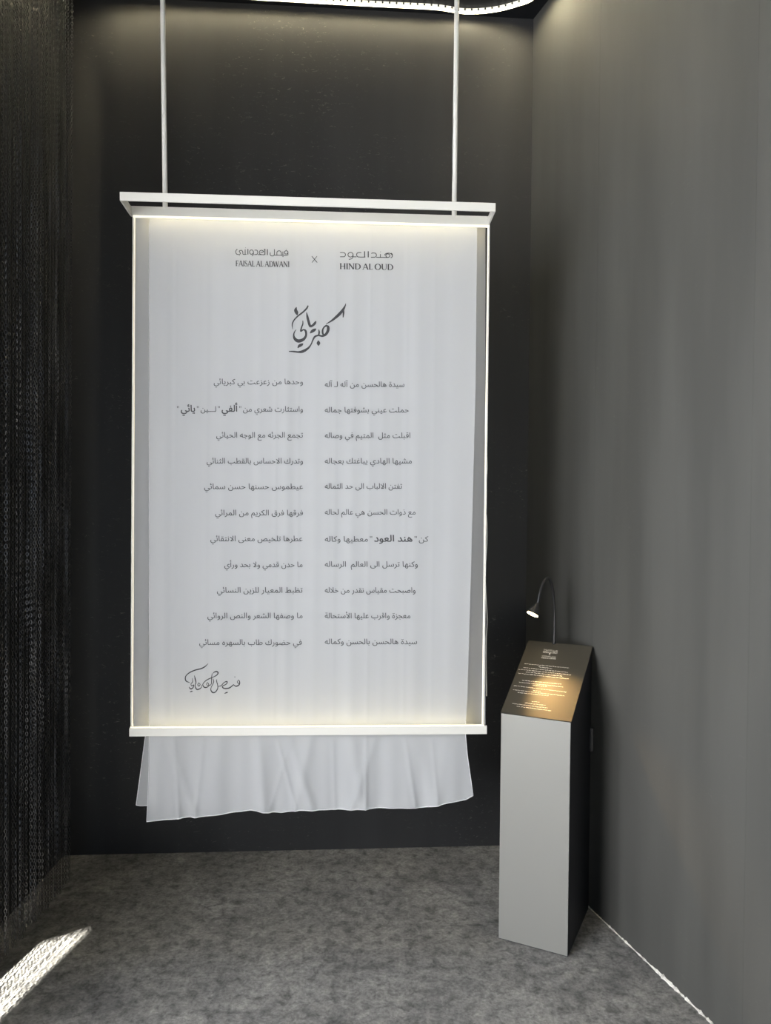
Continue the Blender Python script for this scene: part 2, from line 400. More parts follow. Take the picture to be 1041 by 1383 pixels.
# light tape tucked behind the rails
def tape(n, lo, hi): return box(n, lo, hi, M_EDGE, fr)
tape('light_tape', (xl + .03, .045, ztop + .020), (xr - .03, .062, ztop + .027))
tape('light_tape', (xl + .03, .045, zb - .026), (xr - .03, .062, zb - .020))
bar('tape_holder', (xl, .012, ztop + .028), (xr, .068, ztop + .032))
bar('tape_holder', (xl, .030, zb - .0295), (xr, .068, zb - .0265))
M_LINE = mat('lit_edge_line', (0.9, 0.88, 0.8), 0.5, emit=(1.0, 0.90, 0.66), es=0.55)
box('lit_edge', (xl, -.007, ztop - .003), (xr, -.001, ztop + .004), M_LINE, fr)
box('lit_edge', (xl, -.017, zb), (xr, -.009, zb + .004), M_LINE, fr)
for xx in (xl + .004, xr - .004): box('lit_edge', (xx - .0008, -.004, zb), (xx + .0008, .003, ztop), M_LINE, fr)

# ------------------------------------------------------------------ cloths
def interp(tab, t):
    if t <= tab[0][0]: return tab[0][1]
    for (a_, b_), (c_, d_) in zip(tab, tab[1:]):
        if t <= c_: return b_ + (d_ - b_) * (t - a_) / (c_ - a_)
    return tab[-1][1]
def P(x, y): return pl(x, y)
folds = [(-.62, .05, 1, .4), (-.5, .03, .8, 1), (-.3, .06, .7, -.5), (-.18, .035, 1, .3), (-.08, .03, .9, 1), (0.02, .035, .8, -.6), (.15, .04, .9, .5), (.26, .03, .7, -1), (.38, .05, .7, .8), (.5, .04, .6, -.3), (-.47, .012, .45, .2), (-.36, .016, .4, -.3), (-.12, .011, .5, .8), (-.04, .012, .45, -.9), (.09, .014, .35, .1), (.21, .010, .5, 0), (.34, .013, .4, .5), (.44, .012, .3, .3)]
def F1(x, z):
    """front cloth depth behind the frame plane"""
    below = max(0, (zb - z) / .3)
    up_ = max(0, min(1, (ztop - z) / .25))
    a_ = .0007 + .0012 * up_ + .007 * min(1, below)
    s = 0
    for (c, w_, h, tilt) in folds:
        cx = c + tilt * .10 * below
        s += h * math.exp(-((x - cx) / (w_ * .55)) ** 2)
    s += .35 * math.sin(x * 38 + 1.3 * math.sin(z * 2.1)) + .2 * math.sin(x * 83 + 2)
    return .014 - a_ * s + .004 * below
def F2(x, z):
    below = max(0, (zb - z) / .3)
    return .085 - .02 * min(1, below) + .004 * math.sin(x * 21 + z) + .0025 * math.sin(x * 55 + 1)
def grid_cloth(name, L, Rr, top, bot, Fn, mt, parent, nx=200, ny=150):
    v = []; f = []
    for j in range(ny + 1):
        t = j / ny
        for i in range(nx + 1):
            s = i / nx
            zbm = interp(bot, s); z = top + (zbm - top) * t
            x = interp(L, -z) * (1 - s) + interp(Rr, -z) * s
            v.append((x, Fn(x, z), z))
    for j in range(ny):
        for i in range(nx):
            o_ = j * (nx + 1) + i; f.append((o_, o_ + 1, o_ + nx + 2, o_ + nx + 1))
    o = mesh(name, v, f, mt, parent, smooth=True)
    rows = [[Vector(v[j * (nx + 1) + i]) for j in range(ny + 1)] for i in (0, nx)]
    return o, rows, [Vector(v[ny * (nx + 1) + i]) for i in range(nx + 1)]
def edge(pts, off=0.0): return sorted([(-pl(x, y, off)[1], pl(x, y, off)[0]) for x, y in pts])
ban = empty('cloth_banner', PC, BY)
tag(ban, 'sheer white cloth banner printed with dark verses in two columns', 'banner')
fl = edge([(200, 300), (200, 600), (200, 992), (199.5, 1040), (196.5, 1112)])
frr = edge([(645, 300), (643, 520), (640, 640), (636, 800), (632, 940), (629, 989), (632, 1022), (640, 1077)])
xa, xb = fl[-1][1], frr[-1][1]
bot_px = [(196.5, 1112), (247, 1107), (295, 1102), (335, 1097), (377, 1100), (400, 1096.5), (447, 1096), (512, 1094), (570, 1093.5), (610, 1085.5), (630, 1083), (640, 1077)]
bot = [((x - 196.5) / 443.5, pl(x, y)[1]) for x, y in bot_px]
cl, sides, brow = grid_cloth('printed_cloth', fl, frr, ztop + .004, bot, F1, M_CLOTH, ban)
def hem(pts, parent, r_=.0021): return tube('hem', [p + Vector((0, -.0005, 0)) for p in pts], r_, M_HEM, parent, 5)
hem(brow, ban); hem([p for p in sides[0] if p.z < ztop - .01], ban, .0011); hem([p for p in sides[1] if p.z < zb + .02], ban, .0014)
bk = empty('backing_cloth', PC, BY)
tag(bk, 'plain sheer white cloth hanging just behind the printed banner, showing at its edges', 'cloth')
ZQ = pl(420, 985, .085)[1]
fl2 = [(-ztop, pl(180.5, 300, .085)[0]), (-ZQ, pl(180.5, 975, .085)[0]), (-(ZQ - .006), pl(195, 993, .065)[0]), (-pl(187.5, 1057, .065)[1], pl(187.5, 1057, .065)[0]), (-pl(184, 1087, .065)[1], pl(184, 1087, .065)[0])]
fr2 = [(-(ztop), pl(655.5, 300, .085)[0]), (-ZQ, pl(655.5, 975, .085)[0]), (-(ZQ - .006), pl(622, 993, .065)[0]), (-pl(630, 1080, .065)[1], pl(630, 1080, .065)[0])]
bot2 = [((x - 184) / 446., pl(x, y, .065)[1]) for x, y in [(184, 1087), (190, 1088.5), (252, 1090), (320, 1091), (420, 1090), (447, 1092), (520, 1090), (600, 1082), (630, 1076)]]
c2_, sd2, br2 = grid_cloth('plain_cloth', fl2, fr2, ztop + .036, bot2, F2, M_CLOTHB, bk, 160, 110)
hem(br2, bk, .0014); hem([p for p in sd2[0] if p.z < zb], bk, .0014)

# ------------------------------------------------------------------ writing
FORMS = {}
for cp in list(range(0xFE80, 0xFEFD)):
    d = unicodedata.decomposition(chr(cp)).split()
    if d and d[0] in ('<isolated>', '<final>', '<initial>', '<medial>'):
        FORMS.setdefault(''.join(chr(int(q, 16)) for q in d[1:]), {})[d[0][1:-1]] = chr(cp)
def shape(s):
    """joined forms of an Arabic string, in visual left-to-right order"""
    s = s.replace('\u0650', '').replace('\u064d', ''); u_ = []; i = 0
    while i < len(s):
        if s[i] == '\u0644' and s[i:i + 2] in FORMS: u_.append(s[i:i + 2]); i += 2
        else: u_.append(s[i]); i += 1
    out = []
    jr = lambda q: q in FORMS                                    # joins to the right
    jl = lambda q: q == '\u0640' or (q in FORMS and 'initial' in FORMS[q])
    for i, q in enumerate(u_):
        if q not in FORMS: out.append(q); continue
        pr = i > 0 and jl(u_[i - 1]); nx_ = i + 1 < len(u_) and jl(q) and (jr(u_[i + 1]) or u_[i + 1] == '\u0640')
        k_ = 'medial' if pr and nx_ else 'final' if pr else 'initial' if nx_ else 'isolated'
        out.append(FORMS[q].get(k_, FORMS[q].get('isolated', q)))
    return ''.join(out[::-1])
def glyph_tris(s, bold=0.0):
    """flat triangles and width of a string at size 1"""
    c = bpy.data.curves.new('tmp', 'FONT'); c.body = s; c.size = 1; c.resolution_u = 3
    o = bpy.data.objects.new('tmp', c); link(o); dg = bpy.context.evaluated_depsgraph_get(); dg.update()
    cv = o.evaluated_get(dg).to_curve(dg); polys = []
    for sp_ in cv.splines:
        bp = sp_.bezier_points; n = len(bp); pg = []
        for i in range(n):
            A_, B_ = bp[i], bp[(i + 1) % n]; p0, p1, p2, p3 = A_.co, A_.handle_right, B_.handle_left, B_.co
            straight = abs((p1 - p0).cross(p3 - p0).z) + abs((p2 - p3).cross(p3 - p0).z) < 1e-6
            for k_ in range(1 if straight else 4):
                t = k_ / 4; q = (1 - t) ** 3 * p0 + 3 * t * (1 - t) ** 2 * p1 + 3 * t * t * (1 - t) * p2 + t ** 3 * p3
                if not pg or (pg[-1] - q).length > 1e-4: pg.append(Vector((q.x, q.y, 0)))
        if len(pg) > 2: polys.append(pg)
    o.to_curve_clear() if hasattr(o, 'to_curve_clear') else None
    bpy.data.objects.remove(o); bpy.data.curves.remove(c)
    ar = lambda g: sum(g[i].x * g[(i + 1) % len(g)].y - g[(i + 1) % len(g)].x * g[i].y for i in range(len(g))) / 2
    if bold:
        big = max(polys, key=lambda g: abs(ar(g))); sg = 1 if ar(big) > 0 else -1; np_ = []
        for h in polys:
            nh = []
            for i in range(len(h)):
                t = (h[(i + 1) % len(h)] - h[i - 1]); t = t.normalized() if t.length > 1e-6 else Vector((1, 0, 0))
                nh.append(h[i] + Vector((t.y, -t.x, 0)) * bold * sg)
            np_.append(nh)
        polys = np_
    vs = []; fs = []; st_ = .028
    y0 = min(p.y for g in polys for p in g); y1 = max(p.y for g in polys for p in g)
    segs_ = [(g[i - 1], g[i]) for g in polys for i in range(len(g)) if abs(g[i - 1].y - g[i].y) > 1e-9]
    def spans(y):                                                    # filled intervals of one scan line, non-zero winding
        xs_ = []
        for a_, b_ in segs_:
            if (a_.y > y) != (b_.y > y): xs_.append((a_.x + (b_.x - a_.x) * (y - a_.y) / (b_.y - a_.y), 1 if b_.y > a_.y else -1))
        xs_.sort(); w_ = 0; out = []
        for x, d_ in xs_:
            if w_ == 0: st0 = x
            w_ += d_
            if w_ == 0 and x - st0 > 1e-5: out.append((st0, x))
        return out
    n = max(1, int((y1 - y0) / st_)); hgt = (y1 - y0) / n
    for i in range(n):
        ya, yb = y0 + i * hgt, y0 + (i + 1) * hgt
        lo, hi = spans(ya + hgt * .02), spans(yb - hgt * .02)
        if len(lo) != len(hi) or any(p[1] < q[0] or q[1] < p[0] for p, q in zip(lo, hi)): lo = hi = spans((ya + yb) / 2)
        for p, q in zip(lo, hi):
            o_ = len(vs); vs += [Vector((p[0], ya, 0)), Vector((p[1], ya, 0)), Vector((q[1], yb, 0)), Vector((q[0], yb, 0))]
            fs.append((o_, o_ + 1, o_ + 2, o_ + 3))
    xs = [p.x for p in vs]
    return vs, fs, (min(xs), max(xs))
_, _, _w = glyph_tris('\uFE8D')
_vs = glyph_tris('\uFE8D')[0]; ALIF = max(p.y for p in _vs)
def text_item(name, segs, x0, x1, base, hpx, parent=ban, mapper=None, mt=None, gap=.24):
    """segs: (string, bold, scale) from left to right, fitted between photo columns x0..x1"""
    V = []; Fc = []; pen = 0
    for (s, b_, k_) in segs:
        vs, fs, (a_, e_) = glyph_tris(s, b_); o_ = len(V)
        V += [Vector(((p.x - a_) * k_ + pen, p.y * k_, 0)) for p in vs]; Fc += [tuple(i + o_ for i in q) for q in fs]
        pen += (e_ - a_) * k_ + gap
    wid = pen - gap; v = []
    for p in V:
        X = x0 + (x1 - x0) * p.x / wid; Y = base - p.y * hpx / ALIF
        v.append(mapper(X, Y))
    return mesh(name, v, Fc, mt or M_INK2, parent)
def on_cloth(X, Y):
    x, z = pl(X, Y, .012); return (x, F1(x, z) - .0012, z)
AR = lambda s, b_=0.006, k_=1.0: (shape(s), b_, k_)
q_ = '"'
right_col = [
 ([AR('سيدة هالحسن من آله لـ آله')], 438.5, 546, 522.5), ([AR('حملت عيني بشوفتها جماله')], 438.5, 552, 557),
 ([AR('اقبلت مثل  المتيم في وصاله')], 438.5, 554, 591.5), ([AR('مشيها الهادي يباغتك بعجاله')], 438.5, 556, 626),
 ([AR('تفتن الالباب الى حد الثماله')], 438.5, 543, 660), ([AR('مع ذوات الحسن هي عالم لحاله')], 438.5, 561, 695),
 ([AR('معطيها وكاله'), ('"', .0, 1), AR('هند العود', .022, 1.22), ('"', .0, 1), AR('كن')], 438.5, 578.5, 731.5),
 ([AR('وكنها ترسل الى العالم  الرساله')], 438.5, 564, 765.5), ([AR('واصبحت مقياس نقدر من خلاله')], 438.5, 561, 800.5),
 ([AR('معجزة واقرب عليها الأستحالة')], 438.5, 554, 835), ([AR('سيدة هالحسن بالحسن وكماله')], 438.5, 563, 870)]
left_col = [
 ([AR('وحدها من زعزعت بي كبريائي')], 288.5, 409, 519), ([('"', 0, 1), AR('يائِي', .022, 1.25), ('"', 0, 1), AR('لـــين'), ('"', 0, 1), AR('ألِفي', .022, 1.25), ('"', 0, 1), AR('واستثارت شعري من')], 239, 409, 556),
 ([AR('تجمع الجرئه مع الوجه الحيائي')], 292, 409, 591), ([AR('وتدرك الاحساس بالقطب الثنائي')], 279, 409, 626),
 ([AR('عيطموس حسنها حسنٍ سمائي')], 275.5, 409, 660.5), ([AR('فرقها فرق الكريم من المرائي')], 290.5, 409, 696),
 ([AR('عطرها تلخيص معنى الانتقائي')], 284, 408.5, 731), ([AR('ما حدن قدمي ولا بحدٍ ورأي')], 303, 408.5, 766),
 ([AR('تظبط المعيار للزين النسائي')], 293, 408.5, 800.5), ([AR('ما وصفها الشعر والنص الروائي')], 280, 408.5, 835),
 ([AR('في حضورك طاب بالسهره مسائي')], 269, 407.5, 871)]
for segs, x0, x1, b_ in right_col + left_col:
    text_item('verse_line', segs, x0, x1, b_ , 7.4, mapper=on_cloth)

# brush strokes: lists of (x, y, width) traced in enlarged views of the photograph's flat print
def ribbon(strokes, scale, ox, oy, wmul=1.0, sub=6):
    V = []; Fc = []
    for st in strokes:
        pts = catmull([(ox + p[0] / scale, oy + p[1] / scale, p[2] / scale * wmul) for p in st], sub)
        o_ = len(V); n = len(pts)
        for i, p in enumerate(pts):
            a_ = pts[max(i - 1, 0)]; b2 = pts[min(i + 1, n - 1)]
            dx, dy = b2[0] - a_[0], b2[1] - a_[1]; l = math.hypot(dx, dy) or 1
            nx_, ny_ = -dy / l * abs(p[2]) / 2, dx / l * abs(p[2]) / 2
            V += [(p[0] + nx_, p[1] + ny_), (p[0] - nx_, p[1] - ny_)]
        for i in range(n - 1): Fc.append((o_ + 2 * i, o_ + 2 * i + 1, o_ + 2 * i + 3, o_ + 2 * i + 2))
    return V, Fc
def flat(name, VF, mapper, mt, parent): return mesh(name, [mapper(*p) for p in VF[0]], VF[1], mt, parent)
T = [
 [(905, 100, 4), (895, 135, 18), (868, 185, 34), (815, 250, 40), (750, 310, 34), (690, 355, 22), (625, 392, 6)],
 [(868, 185, 22), (872, 235, 24), (866, 298, 12)],
 [(632, 408, 6), (655, 430, 36), (655, 480, 40), (625, 535, 36), (575, 560, 28), (520, 552, 22), (470, 570, 26), (440, 620, 20), (415, 680, 18), (370, 735, 30), (300, 775, 40), (240, 785, 26), (170, 778, 22), (105, 778, 12)],
 [(640, 412, 30), (605, 430, 20), (580, 470, 22), (580, 520, 26), (600, 552, 20)],
 [(525, 470, 12), (530, 510, 24), (520, 548, 20), (500, 560, 16)],
 [(518, 622, 8), (520, 660, 52), (522, 698, 8)],
 [(352, 222, 6), (365, 290, 32), (385, 370, 36), (405, 420, 34), (440, 410, 32), (470, 380, 34), (485, 350, 12)],
 [(400, 522, 8), (430, 495, 40), (462, 475, 40), (488, 458, 10)],
 [(375, 130, 16), (355, 170, 24), (300, 225, 22), (230, 280, 20), (175, 340, 18), (152, 400, 16), (158, 465, 6)],
 [(212, 152, 6), (200, 195, 44), (215, 235, 44), (222, 268, 8)],
 [(300, 342, 10), (300, 390, 18), (282, 440, 20), (272, 490, 22), (310, 470, 20), (340, 490, 30), (345, 550, 30), (310, 605, 40), (240, 630, 48), (190, 600, 40), (172, 550, 22), (185, 500, 14), (210, 468, 5)],
 [(228, 730, 8), (250, 700, 38), (285, 680, 36), (305, 664, 8)]]
flat('title_calligraphy', ribbon(T, 10.41, 380, 400), on_cloth, M_INK, ban)
S = [
 [(450, 68, 5), (400, 115, 16), (340, 145, 18), (260, 165, 18), (180, 200, 16), (125, 245, 14), (110, 290, 16), (125, 330, 16), (175, 352, 8)],
 [(245, 245, 6), (258, 300, 18), (268, 350, 14), (255, 400, 12), (280, 450, 18), (320, 445, 16), (350, 420, 10), (355, 385, 8)],
 [(215, 285, 6), (218, 340, 12), (195, 370, 10), (205, 400, 12), (235, 385, 12), (225, 425, 14), (190, 445, 18), (165, 415, 8)],
 [(310, 350, 8), (295, 385, 12), (315, 402, 12), (330, 375, 10), (310, 355, 8)],
 [(178, 492, 6), (200, 482, 18), (222, 480, 6)],
 [(520, 215, 6), (540, 195, 14), (575, 185, 20), (598, 205, 18), (575, 240, 14), (520, 270, 12), (450, 300, 14), (400, 335, 12), (370, 380, 12), (395, 420, 18), (440, 415, 14), (460, 385, 12), (440, 350, 10), (425, 375, 8), (450, 395, 10), (490, 380, 10), (500, 340, 12), (500, 280, 12), (510, 215, 10)],
 [(520, 290, 8), (532, 330, 12), (520, 370, 12), (495, 420, 10), (490, 460, 14), (515, 495, 20), (555, 490, 16), (590, 440, 14), (592, 390, 12), (575, 325, 12), (580, 300, 5)],
 [(595, 405, 8), (640, 395, 12), (690, 345, 12), (730, 335, 16), (720, 370, 12), (660, 405, 14), (690, 435, 18), (760, 430, 18), (815, 390, 14), (825, 375, 8)],
 [(822, 380, 8), (860, 405, 18), (905, 385, 18), (915, 345, 16), (900, 312, 8), (880, 345, 10), (905, 368, 10)],
 [(838, 265, 12), (850, 268, 12)], [(690, 512, 6), (720, 498, 18), (745, 492, 6)]]
flat('signature', ribbon(S, 10.96, 240, 890), on_cloth, M_INK, ban)
# geometric header lettering
w9 = 9
def arc(cx, cy, rx, ry, a0, a1, w_=w9, n=10): return [(cx + rx * math.cos(R(a0 + (a1 - a0) * i / n)), cy + ry * math.sin(R(a0 + (a1 - a0) * i / n)), w_) for i in range(n + 1)]
HA = [  # first header name, enlarged coordinates
 [(155, 176, w9), (185, 174, w9), (205, 176, w9)] + arc(205, 207, 30, 31, -90, 90) + [(185, 238, w9), (155, 238, w9)],
 arc(310, 208, 38, 34, 0, -359, w9, 16), [(348, 205, w9), (346, 240, w9), (325, 268, w9), (285, 278, w9)],
 [(470, 178, w9), (440, 174, w9), (412, 182, w9), (400, 207, w9), (412, 235, w9), (440, 242, w9), (530, 242, w9)], [(348, 240, w9), (400, 240, w9)],
 [(518, 156, 12), (518, 243, 12)], [(572, 156, 12), (572, 247, 12)],
 [(618, 190, w9), (640, 182, w9), (660, 184, w9)] + arc(665, 214, 28, 31, -90, 90) + [(640, 246, w9), (612, 246, w9)],
 [(690, 246, w9), (752, 248, w9)], [(752, 198, w9), (752, 248, w9)], [(750, 164, 10), (757, 168, 10)], [(752, 248, w9), (860, 250, w9)],
 arc(870, 218, 55, 34, 180, 359, w9, 12), arc(862, 222, 30, 26, 0, 359, w9, 14), arc(905, 218, 26, 34, -80, 95, w9, 10)]
flat('header_lettering', ribbon(HA, 10.96, 445, 325, 1.25, 4), on_cloth, M_INK, ban)
HB = [
 [(120, 130, w9), (95, 165, w9), (105, 205, w9), (140, 218, w9), (170, 200, w9), (150, 165, w9), (185, 150, w9), (205, 175, w9), (210, 212, w9), (240, 214, w9)],
 [(243, 135, 9), (243, 215, 9)], [(246, 110, 9), (252, 113, 9)], [(243, 215, w9), (262, 215, w9)], [(286, 130, 11), (286, 216, 11)], [(150, 232, 9), (158, 234, 9)],
 arc(342, 178, 30, 34, 0, -359, w9, 16), [(372, 175, w9), (370, 215, w9), (350, 240, w9)],
 [(388, 150, w9), (410, 146, w9)] + arc(415, 182, 24, 35, -90, 90) + [(385, 217, w9)], [(440, 218, w9), (545, 220, w9)],
 arc(498, 184, 34, 34, 90, 340, w9, 12) + [(500, 184, w9), (480, 182, w9)], [(535, 135, w9), (560, 135, w9)], [(552, 132, 11), (552, 222, 11)], [(590, 132, 11), (590, 225, 11)],
 [(700, 132, w9), (700, 200, w9), (690, 232, w9), (660, 238, w9), (635, 222, w9), (635, 185, w9)], [(700, 226, w9), (905, 232, w9)],
 [(740, 222, w9), (740, 180, w9), (760, 160, w9), (790, 162, w9), (808, 190, w9), (808, 228, w9)],
 [(832, 170, w9), (832, 230, w9)], [(826, 248, 9), (842, 249, 9)], arc(885, 185, 28, 26, 0, 359, w9, 14), [(912, 185, w9), (912, 230, w9)], [(882, 140, 9), (890, 141, 9)]]
flat('header_lettering', ribbon(HB, 11.57, 310, 325, 1.25, 4), on_cloth, M_INK, ban)
# roman capitals with thin and thick strokes and serifs; unit box, y up
def S_(*p): return list(p)
k1, k2 = .15, .07
def srf(x, y, w_=.24): return [(x - w_ / 2, y, .05), (x + w_ / 2, y, .05)]
LET = {
 'F': (.62, [S_((.16, 0, k1), (.16, 1, k1)), S_((.1, .97, k2), (.6, .97, k2)), S_((.16, .52, k2), (.5, .52, k2)), S_((.58, .97, .04), (.58, .8, .04)), srf(.16, .02)]),
 'A': (.86, [S_((.08, 0, k2), (.4, 1, k2)), S_((.42, 1, k1), (.76, 0, k1)), S_((.2, .35, k2), (.64, .35, k2)), srf(.08, .02), srf(.77, .02)]),
 'I': (.34, [S_((.17, 0, k1), (.17, 1, k1)), srf(.17, .02), srf(.17, .98)]),
 'S': (.58, [[(.5, .82, .05), (.42, .95, .06), (.27, .99, .07), (.1, .88, .1), (.1, .7, .12), (.28, .53, .15), (.47, .38, .13), (.5, .2, .11), (.4, .05, .07), (.25, .01, .06), (.08, .06, .06), (.05, .22, .05)]]),
 'L': (.6, [S_((.16, 0, k1), (.16, 1, k1)), S_((.1, .03, k2), (.56, .03, k2)), S_((.55, .03, .04), (.57, .22, .04)), srf(.16, .98)]),
 'D': (.86, [S_((.16, 0, k1), (.16, 1, k1)), [(.08, .97, k2), (.3, .98, k2), (.55, .92, .09), (.74, .7, .14), (.77, .5, .16), (.74, .28, .14), (.55, .08, .09), (.3, .02, k2), (.08, .03, k2)]]),
 'W': (1.15, [S_((.05, 1, k1), (.3, 0, k1)), S_((.32, 0, k2), (.56, 1, k2)), S_((.56, 1, k1), (.8, 0, k1)), S_((.82, 0, k2), (1.06, 1, k2)), srf(.06, .98), srf(1.05, .98)]),
 'N': (.9, [S_((.13, 0, k2), (.13, 1, k2)), S_((.13, 1, k1), (.74, 0, k1)), S_((.76, 0, k2), (.76, 1, k2)), srf(.13, .02), srf(.76, .98), srf(.1, .98, .2)]),
 'H': (.9, [S_((.16, 0, k1), (.16, 1, k1)), S_((.72, 0, k1), (.72, 1, k1)), S_((.16, .52, k2), (.72, .52, k2)), srf(.16, .02), srf(.16, .98), srf(.72, .02), srf(.72, .98)]),
 'O': (.92, [[(.45 + .38 * math.sin(R(g)), .5 + .48 * math.cos(R(g)), .07 + .09 * abs(math.sin(R(g)))) for g in range(0, 361, 24)]]),
 'U': (.86, [[(.16, 1, k1), (.16, .6, k1), (.17, .25, k1), (.3, .05, .1), (.45, .01, .07), (.6, .06, .07), (.7, .25, k2), (.71, .6, k2), (.71, 1, k2)], srf(.16, .98), srf(.71, .98, .2)]), ' ': (.26, [])}
def roman(s, x0, x1, y_top0, y_bot0, slope=0.0):
    wid = sum(LET[c][0] for c in s); V = []; Fc = []; pen = 0; hx = (x1 - x0) / wid; hy = (y_bot0 - y_top0)
    for c in s:
        for st in LET[c][1]:
            vv, ff = ribbon([[(p[0] + pen, p[1], p[2]) for p in st]], 1, 0, 0, 1.15, 3); o_ = len(V)
            V += vv; Fc += [tuple(i + o_ for i in q) for q in ff]
        pen += LET[c][0]
    return [(x0 + p[0] * hx, y_bot0 - p[1] * hy + slope * p[0] * hx) for p in V], Fc
flat('header_capitals', roman('HIND AL OUD', 458.5, 531, 355.4, 363.3, .02), on_cloth, M_INK, ban)
flat('header_capitals', roman('FAISAL AL ADWANI', 318, 391, 351.8, 359.3, .02), on_cloth, M_INK, ban)
flat('header_cross', ribbon([[(421, 346, .95), (428.3, 354.6, .95)], [(428, 346, .8), (421.2, 354.6, .8)]], 1, 0, 0), on_cloth, M_INK, ban)

# ------------------------------------------------------------------ cables
def side_pt(x, y, off=0.0): a_, b_ = pl(x, y, off); return (a_, off, b_)
cab = empty('power_cable', PC, BY)
tag(cab, 'thin white cable looping loosely down the right edge of the white frame', 'cable')
cp = [(656.5, 520), (655.5, 575), (656, 600), (657.6, 625), (656.6, 650), (654.5, 678), (657, 700), (657.8, 725), (656.5, 750), (655, 775), (656.5, 810), (657.8, 838), (656.5, 865), (656.5, 900), (657, 940)]
cw = catmull([side_pt(x, y, .008) for x, y in cp], 6)
tube('cable', cw, .0019, M_CABLE, cab, 6)
c3 = empty('rod_cable', PC, BY)
tag(c3, 'thin grey wire hanging beside the right hanging rod above the frame', 'cable')
cp = [(614.5, 130), (612.6, 160), (611.2, 190), (611, 225), (611.8, 255), (612, 275)]
tube('wire', catmull([side_pt(x, y, -.002) for x, y in cp], 6), .0013, M_GREYCABLE, c3, 6)

# ------------------------------------------------------------------ lectern
A = on_z(673.3, 1267.4); B = on_z(766.5, 1292.6); Cc = on_z(787.5, 1225.5)
yaw = math.atan2(B.y - A.y, B.x - A.x); wl = (B - A).length
lx = Vector((math.cos(yaw), math.sin(yaw), 0)); ly = Vector((-lx.y, lx.x, 0)); dl = (Cc - B).dot(ly)
def zat(px, py, p):                                                   # height of the pixel above ground point p
    v = ray(px, py); hd = math.hypot(p.x, p.y); return EYE + v.z * hd / math.hypot(v.x, v.y)
zf = (zat(672, 962, A) + zat(765.6, 975.3, B)) / 2
Cb = B + ly * dl; Ab = A + ly * dl
zbk = (zat(791, 874, Cb) + zat(703.7, 866.4, Ab)) / 2
lec = empty('lectern', A, yaw)
tag(lec, 'slim grey metal lectern with sloped engraved top standing by the right wall', 'lectern')
print('lectern', wl, dl, zf, zbk)
bm = bmesh.new(); e_ = .004
vs = [bm.verts.new(p) for p in ((0, 0, 0), (wl, 0, 0), (wl, dl, 0), (0, dl, 0), (0, 0, zf), (wl, 0, zf), (wl, dl, zbk), (0, dl, zbk))]
for q in ((0, 1, 5, 4), (1, 2, 6, 5), (2, 3, 7, 6), (3, 0, 4, 7), (4, 5, 6, 7), (3, 2, 1, 0)): bm.faces.new([vs[i] for i in q])
bmesh.ops.bevel(bm, geom=bm.edges[:], offset=.0015, segments=2, affect='EDGES')
M_SIDE = mat('lectern_side_shade', (0.014, 0.015, 0.019), 0.55)  # shade of the side turned from the light, put into the colour
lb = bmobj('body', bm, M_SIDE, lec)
# front sheet in the lectern's own grey, slightly proud of the darkened body
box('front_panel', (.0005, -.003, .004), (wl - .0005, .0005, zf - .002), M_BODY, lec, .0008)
box('base', (.006, .004, 0), (wl - .006, dl - .004, .006), M_BLACK, lec)
box('side_catch', (wl + .0005, dl - .025, zf * .76), (wl + .012, dl - .004, zf * .76 + .09), M_BLACK, lec, .002)
sx = Vector((1, 0, 0)); sy = Vector((0, dl, zbk - zf)).normalized(); sn = sx.cross(sy)
SL = math.hypot(dl, zbk - zf); o0 = Vector((0, 0, zf))
def slope_box(name, u0_, u1_, v0_, v1_, w0_, w1_, mt, parent):
    c = [o0 + sx * u + sy * v_ + sn * w_ for w_ in (w0_, w1_) for (u, v_) in ((u0_, v0_), (u1_, v0_), (u1_, v1_), (u0_, v1_))]
    return mesh(name, c, [(4, 5, 6, 7), (3, 2, 1, 0), (0, 1, 5, 4), (1, 2, 6, 5), (2, 3, 7, 6), (3, 0, 4, 7)], mt, parent)
plate = slope_box('top_plate', -.001, wl + .003, -.003, SL + .002, .001, .005, M_PLATE, lec)
# map photo pixels onto the plate
Mi = Matrix.Translation(A) @ Matrix.Rotation(yaw, 4, 'Z'); Mi_inv = Mi.inverted()
pw = Mi @ (o0 + sn * .0056); nwp = (Mi.to_3x3() @ sn)
def on_lectern(X, Y): return Mi_inv @ on_plane(X, Y, pw, nwp)
pz = lambda x, y: (660 + x / 7.436, 850 + y / 7.436)
# header: the same two names and cross, small
def remap(VF, src, dst):
    (sx0, sy0, sx1, sy1) = src; (P0, P1, P2) = dst                    # dst: top-left, top-right, bottom-left
    out = []
    for x, y in VF[0]:
        a_ = (x - sx0) / (sx1 - sx0); b_ = (y - sy0) / (sy1 - sy0)
        out.append((P0[0] + (P1[0] - P0[0]) * a_ + (P2[0] - P0[0]) * b_, P0[1] + (P1[1] - P0[1]) * a_ + (P2[1] - P0[1]) * b_))
    return out, VF[1]
flat('small_lettering', remap(ribbon(HA, 10.96, 445, 325, 1.2, 4), (459, 339, 531, 350), (pz(552, 196), pz(695, 210), pz(548, 214))), on_lectern, M_PRINT, plate)
flat('small_lettering', remap(roman('HIND AL OUD', 458.5, 531, 355.4, 363.3), (458.5, 355.4, 531, 363.3), (pz(546, 218), pz(690, 229), pz(542, 234))), on_lectern, M_PRINT, plate)
flat('small_lettering', ribbon([[(*pz(605, 240), .7), (*pz(616, 252), .7)], [(*pz(617, 240), .7), (*pz(604, 252), .7)]], 1, 0, 0), on_lectern, M_PRINT, plate)
flat('small_lettering', remap(ribbon(HB, 11.57, 310, 325, 1.2, 4), (318, 335, 391, 346), (pz(534, 258), pz(676, 270), pz(531, 272))), on_lectern, M_PRINT, plate)
